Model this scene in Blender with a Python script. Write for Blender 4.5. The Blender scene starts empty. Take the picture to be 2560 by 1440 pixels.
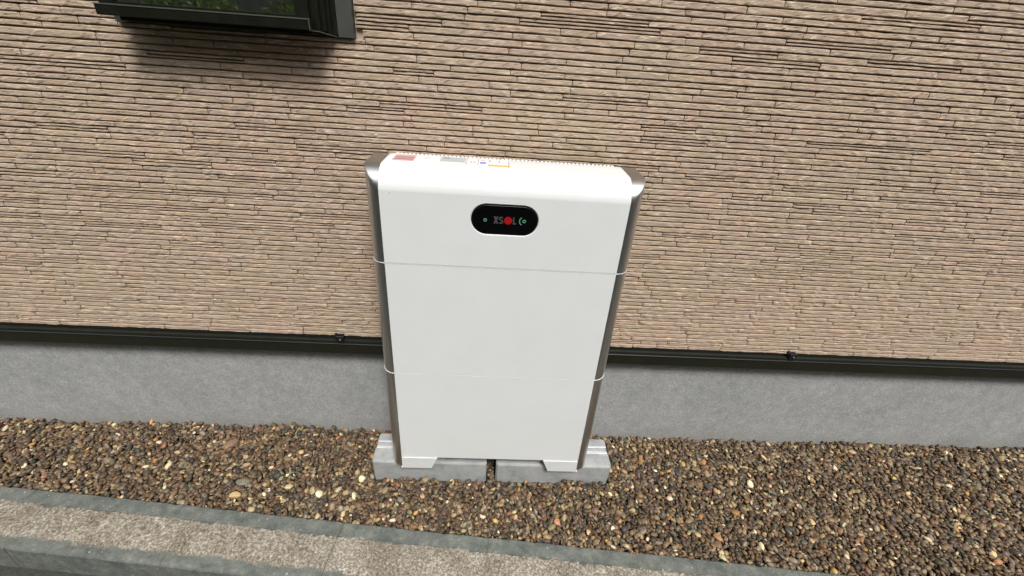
import bpy, bmesh, math, random
import numpy as np
from mathutils import Vector, Matrix, Euler

S = bpy.context.scene
COL = S.collection
R = math.radians

# ---------------------------------------------------------------- camera, sky, sun, exposure
cam = bpy.data.cameras.new('camera'); cam.sensor_width = 36.0; cam.lens = 15.172
cam.clip_start = 0.01; cam.clip_end = 200
camo = bpy.data.objects.new('camera', cam); COL.objects.link(camo)
camo.location = (-0.028, -0.990, 1.216)
camo.rotation_euler = (R(60.83), R(-3.71), R(-1.24))
S.camera = camo

SUN_EL, SUN_AZ = 55.0, 14.0          # elevation; azimuth measured from the wall normal (-Y) towards +X
w = bpy.data.worlds.new('World'); S.world = w; w.use_nodes = True
nt = w.node_tree; nt.nodes.clear()
out = nt.nodes.new('ShaderNodeOutputWorld'); bg = nt.nodes.new('ShaderNodeBackground')
sky = nt.nodes.new('ShaderNodeTexSky'); sky.sky_type = 'NISHITA'; sky.sun_disc = False
sky.sun_elevation = R(SUN_EL); sky.sun_rotation = R(180 - SUN_AZ)
sky.air_density = 1.2; sky.dust_density = 4.0; sky.ozone_density = 1.0
hs = nt.nodes.new('ShaderNodeHueSaturation'); hs.inputs['Saturation'].default_value = 0.22
nt.links.new(sky.outputs[0], hs.inputs['Color']); nt.links.new(hs.outputs[0], bg.inputs[0])
bg.inputs[1].default_value = 0.13
nt.links.new(bg.outputs[0], out.inputs[0])

sun = bpy.data.lights.new('sun', 'SUN'); sun.energy = 2.6; sun.angle = R(14); sun.color = (1.0, 0.98, 0.95)
suno = bpy.data.objects.new('sun', sun); COL.objects.link(suno)
d = Vector((math.sin(R(SUN_AZ)) * math.cos(R(SUN_EL)), -math.cos(R(SUN_AZ)) * math.cos(R(SUN_EL)), math.sin(R(SUN_EL))))
suno.rotation_euler = d.to_track_quat('Z', 'Y').to_euler(); suno.location = (2, -3, 4)

S.view_settings.view_transform = 'Standard'; S.view_settings.look = 'None'
S.view_settings.gamma = 1.0; S.view_settings.use_curve_mapping = False
S.view_settings.exposure = 0.27
S.render.engine = 'CYCLES'

# ---------------------------------------------------------------- helpers
def tag(o, label=None, cat=None, group=None, kind=None):
    if label: o['label'] = label
    if cat: o['category'] = cat
    if group: o['group'] = group
    if kind: o['kind'] = kind
    return o

def empty(name, loc=(0, 0, 0)):
    o = bpy.data.objects.new(name, None); COL.objects.link(o); o.location = loc
    o.empty_display_size = 0.05
    return o

def link(name, me, mats, parent=None, smooth=False):
    if not isinstance(mats, (list, tuple)): mats = [mats]
    for m in mats: me.materials.append(m)
    if smooth:
        me.polygons.foreach_set('use_smooth', [True] * len(me.polygons))
    o = bpy.data.objects.new(name, me); COL.objects.link(o)
    if parent is not None:
        o.parent = parent
        o.matrix_parent_inverse = Matrix.Translation(-Vector(parent.location)) if parent.type == 'EMPTY' else Matrix.Identity(4)
    return o

def from_bm(name, bm, mats, parent=None, smooth=False):
    bmesh.ops.recalc_face_normals(bm, faces=bm.faces)
    me = bpy.data.meshes.new(name); bm.to_mesh(me); bm.free()
    return link(name, me, mats, parent, smooth)

def add_box(bm, x0, x1, y0, y1, z0, z1, mat=0):
    vs = [bm.verts.new(p) for p in ((x0,y0,z0),(x1,y0,z0),(x1,y1,z0),(x0,y1,z0),(x0,y0,z1),(x1,y0,z1),(x1,y1,z1),(x0,y1,z1))]
    fs = [bm.faces.new([vs[i] for i in f]) for f in ((0,3,2,1),(4,5,6,7),(0,1,5,4),(1,2,6,5),(2,3,7,6),(3,0,4,7))]
    for f in fs: f.material_index = mat
    return vs, fs

def box(name, x0, x1, y0, y1, z0, z1, mat, parent=None, bev=0.0, seg=2):
    bm = bmesh.new(); add_box(bm, x0, x1, y0, y1, z0, z1)
    if bev: bmesh.ops.bevel(bm, geom=bm.edges[:], offset=bev, segments=seg, profile=0.6, affect='EDGES')
    return from_bm(name, bm, mat, parent)

def prism(name, pts, axis, a0, a1, mat, parent=None, bev=0.0, smooth=False, seg=2):
    """pts = outline in the two other axes, extruded along axis from a0 to a1"""
    bm = bmesh.new()
    def P(p, a):
        if axis == 'x': return (a, p[0], p[1])
        if axis == 'y': return (p[0], a, p[1])
        return (p[0], p[1], a)
    A = [bm.verts.new(P(p, a0)) for p in pts]; B = [bm.verts.new(P(p, a1)) for p in pts]
    n = len(pts)
    bm.faces.new(A); bm.faces.new(B[::-1])
    for i in range(n): bm.faces.new((A[i], B[i], B[(i+1) % n], A[(i+1) % n]))
    if bev:
        es = [e for e in bm.edges if len(e.link_faces) == 2 and e.calc_face_angle(0) > 0.6]
        bmesh.ops.bevel(bm, geom=es, offset=bev, segments=seg, profile=0.6, affect='EDGES')
    o = from_bm(name, bm, mat, parent)
    if smooth:
        me = o.data
        me.polygons.foreach_set('use_smooth', [True] * len(me.polygons))
        me.set_sharp_from_angle(angle=R(35))
    return o

# value noise (vectorised)
_rs = np.random.RandomState(7); _T = _rs.rand(256, 256)
def vnoise(x, y):
    x = np.asarray(x, float); y = np.asarray(y, float)
    xi = np.floor(x).astype(int); yi = np.floor(y).astype(int)
    fx = x - xi; fy = y - yi; fx = fx*fx*(3-2*fx); fy = fy*fy*(3-2*fy)
    a = _T[xi % 256, yi % 256]; b = _T[(xi+1) % 256, yi % 256]; c = _T[xi % 256, (yi+1) % 256]; e = _T[(xi+1) % 256, (yi+1) % 256]
    return (a*(1-fx)+b*fx)*(1-fy) + (c*(1-fx)+e*fx)*fy

# ---------------------------------------------------------------- materials
class M:
    def __init__(s, name, base=(0.5,)*3, rough=0.6, metal=0.0, spec=0.5):
        s.m = bpy.data.materials.new(name); s.m.use_nodes = True
        s.nt = s.m.node_tree; s.b = s.nt.nodes['Principled BSDF']
        s.b.inputs['Base Color'].default_value = (*base, 1); s.b.inputs['Roughness'].default_value = rough
        s.b.inputs['Metallic'].default_value = metal; s.b.inputs['Specular IOR Level'].default_value = spec
        s.tc = None
    def n(s, t, **k):
        o = s.nt.nodes.new(t)
        for a, v in k.items(): setattr(o, a, v)
        return o
    def l(s, a, b): s.nt.links.new(a, b)
    def coord(s, kind='Object', scale=(1,1,1)):
        tc = s.n('ShaderNodeTexCoord'); mp = s.n('ShaderNodeMapping'); mp.inputs['Scale'].default_value = scale
        s.l(tc.outputs[kind], mp.inputs[0]); return mp.outputs[0]
    def noise(s, vec, scale, detail=4, rough=0.55):
        t = s.n('ShaderNodeTexNoise'); t.inputs['Scale'].default_value = scale
        t.inputs['Detail'].default_value = detail; t.inputs['Roughness'].default_value = rough
        if vec is not None: s.l(vec, t.inputs['Vector'])
        return t.outputs['Fac']
    def ramp(s, fac, stops):
        r = s.n('ShaderNodeValToRGB'); e = r.color_ramp.elements
        while len(e) < len(stops): e.new(0.5)
        for i, (p, c) in enumerate(stops):
            e[i].position = p; e[i].color = (*c, 1) if len(c) == 3 else c
        s.l(fac, r.inputs[0]); return r.outputs[0]
    def mix(s, fac, a, b, mode='MIX'):
        x = s.n('ShaderNodeMix', data_type='RGBA', blend_type=mode)
        for k, v in ((0, fac), (6, a), (7, b)):
            if hasattr(v, 'links'): s.l(v, x.inputs[k])
            elif k == 0: x.inputs[0].default_value = v
            else: x.inputs[k].default_value = (*v, 1)
        return x.outputs[2]
    def math(s, op, a, b=None):
        x = s.n('ShaderNodeMath', operation=op)
        for k, v in ((0, a), (1, b)):
            if v is None: continue
            if hasattr(v, 'links'): s.l(v, x.inputs[k])
            else: x.inputs[k].default_value = v
        return x.outputs[0]
    def col(s, c): s.l(c, s.b.inputs['Base Color']); return s
    def bump(s, h, strength=0.3, dist=0.001, prev=None):
        b = s.n('ShaderNodeBump'); b.inputs['Strength'].default_value = strength; b.inputs['Distance'].default_value = dist
        s.l(h, b.inputs['Height'])
        if prev is not None: s.l(prev, b.inputs['Normal'])
        s.l(b.outputs[0], s.b.inputs['Normal']); return b.outputs[0]

def siding_mat():
    m = M('siding', rough=0.75, spec=0.25)
    v = m.coord('Object')
    big = m.noise(v, 7, 3)
    mid = m.noise(v, 60, 4)
    fine = m.noise(v, 700, 3)
    c1 = m.ramp(mid, [(0.30, (0.398, 0.293, 0.219)), (0.52, (0.448, 0.336, 0.252)), (0.75, (0.488, 0.370, 0.279))])
    at = m.n('ShaderNodeAttribute', attribute_name='tint')
    c2 = m.mix(m.ramp(big, [(0.40, (0,)*3), (0.62, (1,)*3)]), c1, (0.424, 0.332, 0.243))
    c3 = m.mix(1.0, c2, at.outputs['Color'], 'MULTIPLY')
    # diagonal chip ridges: their highlights painted as pale lines, plus dark scratches
    mp = m.n('ShaderNodeMapping'); tc = m.n('ShaderNodeTexCoord'); m.l(tc.outputs['Object'], mp.inputs[0])
    mp.inputs['Rotation'].default_value = (0, R(40), 0); mp.inputs['Scale'].default_value = (28, 1, 150)
    ve = m.noise(mp.outputs[0], 1.0, 3, 0.6)
    ridge_glint = m.ramp(ve, [(0.60, (0,)*3), (0.66, (1,)*3)])
    scratch = m.ramp(ve, [(0.33, (1,)*3), (0.385, (0,)*3)])
    c4 = m.mix(m.math('MULTIPLY', ridge_glint, 0.60), c3, (0.70, 0.60, 0.46))
    c5 = m.mix(m.math('MULTIPLY', scratch, 0.60), c4, (0.20, 0.16, 0.12))
    m.col(c5)
    p = m.bump(ve, 0.8, 0.003)
    p = m.bump(mid, 0.5, 0.0015, p)
    m.bump(fine, 0.35, 0.0004, p)
    return m.m

def simple_noise_mat(name, c_a, c_b, scale, rough=0.6, bump=0.3, bdist=0.0008, metal=0.0, spec=0.4, bscale=None, detail=4):
    m = M(name, rough=rough, metal=metal, spec=spec)
    v = m.coord('Object'); f = m.noise(v, scale, detail)
    m.col(m.ramp(f, [(0.32, c_a), (0.68, c_b)]))
    if bump: m.bump(m.noise(v, bscale or scale*4, 3), bump, bdist)
    return m.m

def foundation_mat():
    m = M('foundation_mortar', rough=0.9, spec=0.2)
    v = m.coord('Object')
    a = m.noise(v, 5, 5, 0.6); b = m.noise(v, 170, 4, 0.7); e = m.noise(v, 26, 4, 0.6)
    c = m.ramp(a, [(0.3, (0.215, 0.225, 0.225)), (0.7, (0.30, 0.305, 0.30))])
    c = m.mix(0.5, c, m.ramp(e, [(0.3, (0.19, 0.20, 0.205)), (0.7, (0.32, 0.32, 0.315))]))
    c = m.mix(0.75, c, m.ramp(b, [(0.3, (0.50,)*3), (0.7, (1.06,)*3)]), 'MULTIPLY')
    c = m.mix(1.0, c, (1.48, 1.47, 1.45), 'MULTIPLY')
    # soil splashed on the foot of the render, ragged upper limit
    geo = m.n('ShaderNodeNewGeometry'); sp = m.n('ShaderNodeSeparateXYZ'); m.l(geo.outputs['Position'], sp.inputs[0])
    zz = m.math('ADD', sp.outputs['Z'], m.math('MULTIPLY', m.math('SUBTRACT', m.noise(v, 9, 5, 0.7), 0.5), 0.16))
    mr = m.n('ShaderNodeMapRange'); m.l(zz, mr.inputs[0]); mr.inputs[1].default_value = -0.135; mr.inputs[2].default_value = -0.06
    mr.inputs[3].default_value = 0.42; mr.inputs[4].default_value = 0.0
    c = m.mix(m.math('MULTIPLY', mr.outputs[0], m.ramp(e, [(0.35, (0.3,)*3), (0.6, (1.0,)*3)])), c, (0.20, 0.175, 0.14))
    spots = m.ramp(m.noise(v, 55, 3, 0.6), [(0.70, (0,)*3), (0.76, (1,)*3)])
    c = m.mix(m.math('MULTIPLY', spots, 0.45), c, (0.15, 0.155, 0.155))
    m.col(c); m.bump(b, 0.7, 0.0022)
    return m.m

def block_mat():
    m = M('cast_concrete', rough=0.85, spec=0.25)
    v = m.coord('Object')
    a = m.noise(v, 22, 5, 0.6); b = m.noise(v, 260, 3, 0.6)
    c = m.ramp(a, [(0.3, (0.27, 0.285, 0.285)), (0.52, (0.38, 0.39, 0.385)), (0.72, (0.44, 0.445, 0.44))])
    c = m.mix(0.4, c, m.ramp(b, [(0.35, (0.75,)*3), (0.65, (1.0,)*3)]), 'MULTIPLY')
    m.col(c); m.bump(b, 0.35, 0.0008)
    return m.m

def kerb_mat():
    m = M('kerb_concrete', rough=0.92, spec=0.2)
    tc = m.n('ShaderNodeTexCoord'); sp = m.n('ShaderNodeSeparateXYZ'); m.l(tc.outputs['Object'], sp.inputs[0])
    geo = m.n('ShaderNodeNewGeometry')
    P = geo.outputs['Position']
    n1 = m.noise(P, 30, 4, 0.6)
    n2 = m.noise(P, 150, 5, 0.8)
    n3 = m.noise(P, 100, 5, 0.75)
    big = m.noise(P, 11, 5, 0.7)
    y = m.math('ADD', sp.outputs['Y'], m.math('MULTIPLY', m.math('SUBTRACT', n3, 0.5), 0.03))
    y = m.math('ADD', y, m.math('MULTIPLY', m.math('SUBTRACT', n1, 0.5), 0.045))
    e0 = m.n('ShaderNodeMapRange', interpolation_type='SMOOTHSTEP'); m.l(y, e0.inputs[0])
    e0.inputs[1].default_value = 0.046; e0.inputs[2].default_value = 0.051
    e1 = m.n('ShaderNodeMapRange', interpolation_type='SMOOTHSTEP'); m.l(y, e1.inputs[0])
    e1.inputs[1].default_value = 0.139; e1.inputs[2].default_value = 0.150
    mask = m.math('SUBTRACT', e0.outputs[0], e1.outputs[0])
    # worn beige crown with pale and dark grains
    worn = m.ramp(n2, [(0.34, (0.10, 0.088, 0.070)), (0.47, (0.24, 0.215, 0.175)), (0.57, (0.42, 0.385, 0.32)), (0.68, (0.70, 0.65, 0.55))])
    worn = m.mix(0.85, worn, m.ramp(n3, [(0.34, (0.68, 0.65, 0.61)), (0.58, (1.06,)*3)]), 'MULTIPLY')
    worn = m.mix(0.8, worn, m.ramp(big, [(0.38, (0.68, 0.65, 0.61)), (0.60, (1.10,)*3)]), 'MULTIPLY')
    edge = m.ramp(n1, [(0.3, (0.10, 0.112, 0.10)), (0.55, (0.165, 0.178, 0.158)), (0.75, (0.23, 0.235, 0.21))])
    edge = m.mix(0.6, edge, m.ramp(n2, [(0.36, (0.55,)*3), (0.62, (1.15,)*3)]), 'MULTIPLY')
    c = m.mix(mask, edge, worn)
    # dirt and moss gathered along the joints between the stones
    jx = m.math('ABSOLUTE', sp.outputs['X']); jx = m.math('ADD', jx, m.math('MULTIPLY', m.math('SUBTRACT', n1, 0.5), 0.03))
    mr = m.n('ShaderNodeMapRange'); m.l(jx, mr.inputs[0]); mr.inputs[1].default_value = 0.208; mr.inputs[2].default_value = 0.229
    c = m.mix(m.math('MULTIPLY', mr.outputs[0], 0.28), c, (0.15, 0.145, 0.11))
    chips = m.ramp(m.noise(P, 95, 2, 0.5), [(0.715, (0,)*3), (0.74, (1,)*3)])
    c = m.mix(m.math('MULTIPLY', chips, 0.6), c, (0.60, 0.58, 0.52))
    m.col(c)
    p = m.bump(n2, 0.8, 0.002); m.bump(n3, 0.6, 0.003, p)
    return m.m

def pebble_mat():
    m = M('pebble', rough=0.5, spec=0.4)
    at = m.n('ShaderNodeAttribute', attribute_name='tint')
    geo = m.n('ShaderNodeNewGeometry')
    n = m.noise(geo.outputs['Position'], 160, 4, 0.65)
    m.col(m.mix(0.8, at.outputs['Color'], m.ramp(n, [(0.3, (0.62, 0.6, 0.58)), (0.65, (1.12, 1.1, 1.06))]), 'MULTIPLY'))
    m.bump(n, 0.3, 0.0012)
    return m.m

MAT = {}
MAT['siding'] = siding_mat()
MAT['backing'] = simple_noise_mat('siding_backing', (0.37, 0.285, 0.23), (0.41, 0.32, 0.26), 40, 0.85, 0.3, spec=0.1)
MAT['foundation'] = foundation_mat()
MAT['block'] = block_mat()
MAT['kerb'] = kerb_mat()
MAT['pebble'] = pebble_mat()
MAT['soil'] = simple_noise_mat('dark_soil', (0.022, 0.016, 0.011), (0.05, 0.038, 0.028), 80, 0.95, 0.6, 0.004)
MAT['yard'] = simple_noise_mat('dark_asphalt', (0.030, 0.034, 0.026), (0.065, 0.066, 0.055), 120, 0.9, 0.6, 0.003)
MAT['white'] = simple_noise_mat('white_powder_coat', (0.685, 0.705, 0.695), (0.71, 0.72, 0.715), 9, 0.40, 0.05, 0.0003, spec=0.45, bscale=900)
MAT['foot'] = simple_noise_mat('foot_paint', (0.63, 0.65, 0.64), (0.67, 0.685, 0.675), 20, 0.5, 0.05, 0.0003, bscale=700)
MAT['lip'] = M('seam_lip_paint', (0.68, 0.69, 0.69), 0.35).m
def trim_mat():
    m = M('satin_silver_trim', (0.56, 0.56, 0.55), 0.36, 1.0)
    v = m.coord('Object', (1, 1, 0.04)); f = m.noise(v, 500, 3)
    m.l(m.ramp(f, [(0.3, (0.31,)*3), (0.7, (0.41,)*3)]), m.b.inputs['Roughness'])
    return m.m
MAT['trim'] = trim_mat()
MAT['gap'] = M('seam_gap_shadow', (0.05, 0.05, 0.05), 0.8).m
MAT['black_glass'] = M('black_display', (0.0025, 0.0025, 0.003), 0.16, 0, 0.30).m
MAT['bezel'] = M('display_bezel', (0.02, 0.021, 0.019), 0.35).m
MAT['logo_grey'] = M('logo_grey', (0.062, 0.062, 0.060), 0.5).m
MAT['logo_red'] = M('logo_red', (0.33, 0.002, 0.007), 0.45).m
def lit(name, c, e):
    m = M(name, c, 0.5); m.b.inputs['Emission Color'].default_value = (*c, 1); m.b.inputs['Emission Strength'].default_value = e
    return m.m
MAT['led'] = lit('green_led', (0.26, 0.50, 0.36), 0.26)
MAT['rail'] = simple_noise_mat('galvanised_rail', (0.62, 0.63, 0.64), (0.76, 0.77, 0.78), 60, 0.42, 0.1, metal=0.25)
MAT['rail_groove'] = simple_noise_mat('rail_groove', (0.34, 0.35, 0.35), (0.44, 0.45, 0.45), 60, 0.7, 0.2)
MAT['alu_dark'] = simple_noise_mat('dark_bronze_aluminium', (0.0055, 0.0062, 0.0035), (0.009, 0.0100, 0.006), 40, 0.40, 0.05, spec=0.25)
MAT['alu_mid'] = simple_noise_mat('dark_grey_flange', (0.048, 0.052, 0.047), (0.060, 0.064, 0.057), 30, 0.5, 0.1)
MAT['alu_edge'] = M('pale_aluminium_edge', (0.07, 0.075, 0.06), 0.4).m  # pale edge tone, also used for the painted reflection on the end cap
MAT['gasket'] = M('black_gasket', (0.006, 0.006, 0.006), 0.6).m
MAT['flash'] = simple_noise_mat('dark_flashing', (0.008, 0.009, 0.005), (0.012, 0.013, 0.008), 30, 0.42, 0.1)
MAT['flash_highlight'] = M('flashing_highlight', (0.026, 0.030, 0.030), 0.4).m
MAT['clip'] = M('black_plastic', (0.006, 0.006, 0.006), 0.35).m
MAT['screw'] = M('screw_steel', (0.55, 0.55, 0.55), 0.35, 0.8).m
def glass_mat():
    m = M('window_glass', (0.004, 0.006, 0.004), 0.02, 0.0, 0.9)
    m.b.inputs['IOR'].default_value = 2.6
    return m.m
MAT['glass'] = glass_mat()
MAT['leaf'] = simple_noise_mat('shrub_leaf', (0.12, 0.19, 0.04), (0.30, 0.42, 0.10), 6, 0.6, 0)
MAT['stem'] = M('shrub_stem', (0.05, 0.035, 0.02), 0.8).m
MAT['neighbour_wall'] = simple_noise_mat('garden_wall_blocks', (0.16, 0.165, 0.16), (0.24, 0.245, 0.235), 8, 0.9, 0.3)
MAT['straw'] = M('dry_stem', (0.24, 0.19, 0.14), 0.7).m
for nm, c in (('paper', (0.74, 0.74, 0.73)), ('p_red', (0.60, 0.34, 0.34)), ('p_grey', (0.42, 0.47, 0.47)), ('p_blue', (0.16, 0.22, 0.60)),
              ('p_orange', (0.72, 0.42, 0.08)), ('p_dark', (0.06, 0.06, 0.06)), ('p_pale', (0.60, 0.63, 0.66))):
    MAT[nm] = M('label_' + nm, c, 0.5).m

# ---------------------------------------------------------------- the ground
WALL_Y = 0.200          # outer face of the siding
FND_Y = 0.232           # face of the foundation
SID_Z0 = 0.337          # bottom of the siding
GZ = -0.128             # gravel level
KZ = -0.115             # kerb top
def kerb_y(x): return -0.196 - 0.090 * x

def sheet(name, x0, x1, y0, y1, z, mat, kind='structure'):
    me = bpy.data.meshes.new(name)
    me.from_pydata([(x0,y0,z),(x1,y0,z),(x1,y1,z),(x0,y1,z)], [], [(0,1,2,3)])
    o = link(name, me, mat); tag(o, kind=kind); return o
sheet('yard', -40, 40, -60, -0.02, -0.215, MAT['yard'])
# soil bed under the gravel
me = bpy.data.meshes.new('soil_bed')
me.from_pydata([(-6, kerb_y(-6)-0.1, GZ-0.022), (6, kerb_y(6)-0.1, GZ-0.022), (6, FND_Y+0.1, GZ-0.022), (-6, FND_Y+0.1, GZ-0.022)], [], [(0,1,2,3)])
tag(link('soil_bed', me, MAT['soil']), kind='structure')

# ---- kerb
kerb = empty('kerb', (0, kerb_y(0), KZ)); tag(kerb, kind='structure')
KA = math.atan(-0.090); KW = 0.178 * math.cos(KA)
PITCH = 0.4565
def make_kerb_stone(seed):
    rs = np.random.RandomState(seed)
    L = PITCH - 0.0007; nx = 90; 
    # cross-section (local y from the gravel edge towards the yard, local z)
    prof = [(0.000,-0.16),(0.000,-0.006),(0.0012,-0.002),(0.004,0.0),(0.012,0.0006),(0.022,0.0008),(0.034,0.001),(0.046,0.001),(0.050,0.0028),(0.060,0.0032),
            (0.072,0.0034),(0.084,0.0035),(0.096,0.0035),(0.108,0.0034),(0.12,0.0032),(0.132,0.0028),(0.140,0.0008),(0.150,0.0005),(0.162,0.0),(0.168,-0.0006),(0.174,-0.003),(KW,-0.008),(KW,-0.16)]
    V = []; F = []
    m = len(prof)
    for i in range(nx+1):
        x = -L/2 + L*i/nx
        for j, (y, z) in enumerate(prof):
            a = 0.0
            if 1 <= j <= m-2:
                a = (vnoise(x*120+seed*9, y*120) - .5) * (0.0022 if 0.048 < y < 0.138 else 0.0009)
                a += (vnoise(x*12+seed*3, y*12+5) - .5) * 0.0018
            yy = y
            if j in (1, 2, 3): yy += (vnoise(x*90+seed, 3.3) - .5) * 0.0022 + max(0, vnoise(x*35+seed, 8.1) - .74) * 0.02
            if m-4 <= j <= m-2: yy += (vnoise(x*80+seed, 5.3) - .5) * 0.002
            V.append((x, yy, z + a))
        if i:
            b0 = (i-1)*m; b1 = i*m
            for j in range(m-1): F.append((b0+j, b0+j+1, b1+j+1, b1+j))
    F.append(tuple(range(m))); F.append(tuple(range(nx*m, nx*m+m))[::-1])
    me = bpy.data.meshes.new('kerb_stone'); me.from_pydata(V, [], F)
    me.materials.append(MAT['kerb'])
    return me
kmeshes = [make_kerb_stone(i+1) for i in range(4)]
bm = bmesh.new()
for me in kmeshes:      # normals up
    b = bmesh.new(); b.from_mesh(me); bmesh.ops.recalc_face_normals(b, faces=b.faces); b.to_mesh(me); b.free()
bm.free()
rk = random.Random(3)
for k in range(-9, 10):
    xc = 0.004 + (k + 0.5) * PITCH * math.cos(KA)
    o = bpy.data.objects.new('kerb_stone', kmeshes[(k * 7) % 4]); COL.objects.link(o)
    # local +y points to the yard: rotate by 180 deg
    o.parent = kerb
    o.location = (xc, kerb_y(xc) - kerb_y(0) + rk.uniform(-0.0012, 0.0012), rk.uniform(-0.0015, 0.0015))
    o.rotation_euler = (0, rk.uniform(-0.002, 0.002), math.pi + KA)

# ---------------------------------------------------------------- the house
house = empty('house', (0, FND_Y, GZ))
tag(house, 'house wall with beige split-stone siding over grey foundation, behind the white battery cabinet', 'house')
XL, XR, ZT = -2.75, 2.75, 1.66
box('foundation', -6, 6, FND_Y, FND_Y + 0.15, -0.30, 0.30, MAT['foundation'], house)
box('wall_panel', -6, 6, WALL_Y + 0.0085, WALL_Y + 0.16, SID_Z0 - 0.002, 3.2, MAT['backing'], house)

# flashing: sloping top, drip face, black gasket line
fy = WALL_Y - 0.010
prism('flashing', [(WALL_Y+0.02, 0.3345), (fy+0.004, 0.3300), (fy-0.001, 0.3280), (fy-0.002, 0.3255), (fy-0.002, 0.2760), (fy+0.003, 0.2700), (FND_Y, 0.2700), (FND_Y, 0.3300)],
      'x', -6, 6, MAT['flash'], house)
box('flashing_ledge', -6, 6, fy - 0.006, fy + 0.010, 0.3165, 0.3185, MAT['flash_highlight'], house, 0.0005, 1)  # paler than the flashing: its highlight line is put into the colour
box('gasket', -6, 6, WALL_Y - 0.001, WALL_Y + 0.02, 0.3330, 0.3375, MAT['gasket'], house)
def clip(x):
    p = box('clip', x-0.013, x+0.013, WALL_Y-0.017, WALL_Y+0.004, 0.321, 0.349, MAT['clip'], house, 0.003, 3)
    bm = bmesh.new()
    bmesh.ops.create_cone(bm, cap_ends=True, segments=16, radius1=0.0028, radius2=0.0022, depth=0.003, matrix=Matrix.Translation((x+0.002, WALL_Y-0.0185, 0.337)) @ Matrix.Rotation(R(90), 4, 'X'))
    from_bm('screw', bm, MAT['screw'], p)
    bm = bmesh.new()
    add_box(bm, x-0.018, x-0.011, WALL_Y-0.012, WALL_Y+0.004, 0.334, 0.352)
    bmesh.ops.bevel(bm, geom=bm.edges[:], offset=0.0015, segments=1, affect='EDGES')
    from_bm('clip_tab', bm, MAT['clip'], p)
clip(-0.517); clip(1.037)

# ---- stone strips
# where the photographer stood: used to choose which strips are large enough to be single objects and to read stone positions off the photo
cpos = np.array((-0.028, -0.990, 1.216))
Rm = np.array(Euler((R(60.83), R(-3.71), R(-1.24)), 'XYZ').to_matrix())
def to_px(p):
    q = (np.array(p) - cpos) @ Rm
    return 1280 + 1078.9*q[0]/-q[2], 720 - 1078.9*q[1]/-q[2], -q[2]

rng = random.Random(11)
strips = []        # (x0, x1, z0, z1, depth, seed)
WIN = (-0.905, -0.374, 1.209)     # hole for the window: x0, x1, z bottom
z = SID_Z0 + 0.001
row = 0
def emit(x0, x1, z0, z1):
    # cut out the window
    if z1 > WIN[2] and x1 > WIN[0] and x0 < WIN[1]:
        if z0 < WIN[2] - 0.004:
            if x0 < WIN[0] - 0.03: strips.append((x0, WIN[0]-0.012, z0, z1, rng.uniform(0.88, 1.12), rng.random()*99)); x0 = WIN[0]-0.012
            if x1 > WIN[1] + 0.03: strips.append((WIN[1]+0.012, x1, z0, z1, rng.uniform(0.88, 1.12), rng.random()*99)); x1 = WIN[1]+0.012
            z1 = WIN[2] - 0.001
        else:
            if x0 < WIN[0] - 0.02: strips.append((x0, WIN[0]-0.002, z0, z1, rng.uniform(0.88, 1.12), rng.random()*99))
            if x1 > WIN[1] + 0.02: strips.append((WIN[1]+0.002, x1, z0, z1, rng.uniform(0.88, 1.12), rng.random()*99))
            return
    strips.append((x0, x1, z0, z1, rng.uniform(0.88, 1.12), rng.random()*99))
while z < ZT:
    h = rng.choice([0.0138, 0.0146, 0.0152, 0.0158, 0.0164, 0.0174])
    x = XL + rng.uniform(-0.1, 0)
    while x < XR:
        L = rng.choice([0.09, 0.13, 0.16, 0.19, 0.21, 0.24, 0.27, 0.31]) * rng.uniform(0.85, 1.15)
        if h > 0.0140 and rng.random() < 0.16:
            s = rng.uniform(0.42, 0.6) * h
            emit(x, x+L, z, z+s); emit(x, x+L, z+s, z+h)
        else:
            emit(x, x+L, z, z+h)
        x += L
    z += h; row += 1

def strip_mesh_data(s):
    x0, x1, z0, z1, dep, seed = s
    gx = 0.0009; gz = 0.0027
    x0 += gx; x1 -= gx; z0 += gz; z1 -= 0.0002
    L = x1 - x0; H = z1 - z0
    n = max(4, int(L / 0.0070))
    t = np.linspace(0, 1, n+1); X = x0 + L*t
    # edges wander
    thin = H < 0.0095
    wob = 0.0007 if not thin else 0.0006
    zb = z0 + (vnoise(X*22+seed, seed) - .35) * wob*2.4 + (vnoise(X*75+seed, seed+4) - .5) * wob
    zt = z1 - np.maximum(0, vnoise(X*18+seed*2, seed+9) - .45) * wob*2.2
    end = np.minimum((X-x0)/0.004, (x1-X)/0.004).clip(0, 1)
    zt = zt - (1-end)*0.0006
    base = 0.0090*dep
    U = [0.0, 0.0, 0.12, 0.36, 0.64, 0.90, 1.0, 1.0]
    V = np.zeros(((n+1), 8, 3))
    for j, u in enumerate(U):
        zz = zb + (zt - zb)*u
        if j in (0, 7): yy = np.zeros(n+1) - 0.0105
        else:
            dgl = X*1.0 + (zz - z0)*1.3*(1 if int(seed*10) % 2 else -1)
            a = vnoise(dgl*55 + seed*3, seed) ; b = vnoise(dgl*24 + seed, seed+2)
            step = np.where(a > 0.60, 0.0012, 0.0) + (b - .5)*0.0020
            yy = base + step + (vnoise(X*160+j*7, zz*160) - .5)*0.0006
            if j in (1, 6): yy = yy - 0.0010
            if j == 6: yy = yy - 0.0004
            yy = yy * (0.80 + 0.20*end**0.5)
            yy = np.maximum(yy, 0.0022)
        V[:, j, 0] = X; V[:, j, 1] = WALL_Y + 0.0080 - yy; V[:, j, 2] = zz
        if j in (0, 7): V[:, j, 1] = WALL_Y + 0.0105
    verts = V.reshape(-1, 3)
    F = []
    for i in range(n):
        for j in range(7):
            a = i*8+j; F.append((a, a+8, a+9, a+1))
    F.append(tuple(range(7, -1, -1))); F.append(tuple(range(n*8, n*8+8)))
    return verts, F

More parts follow.
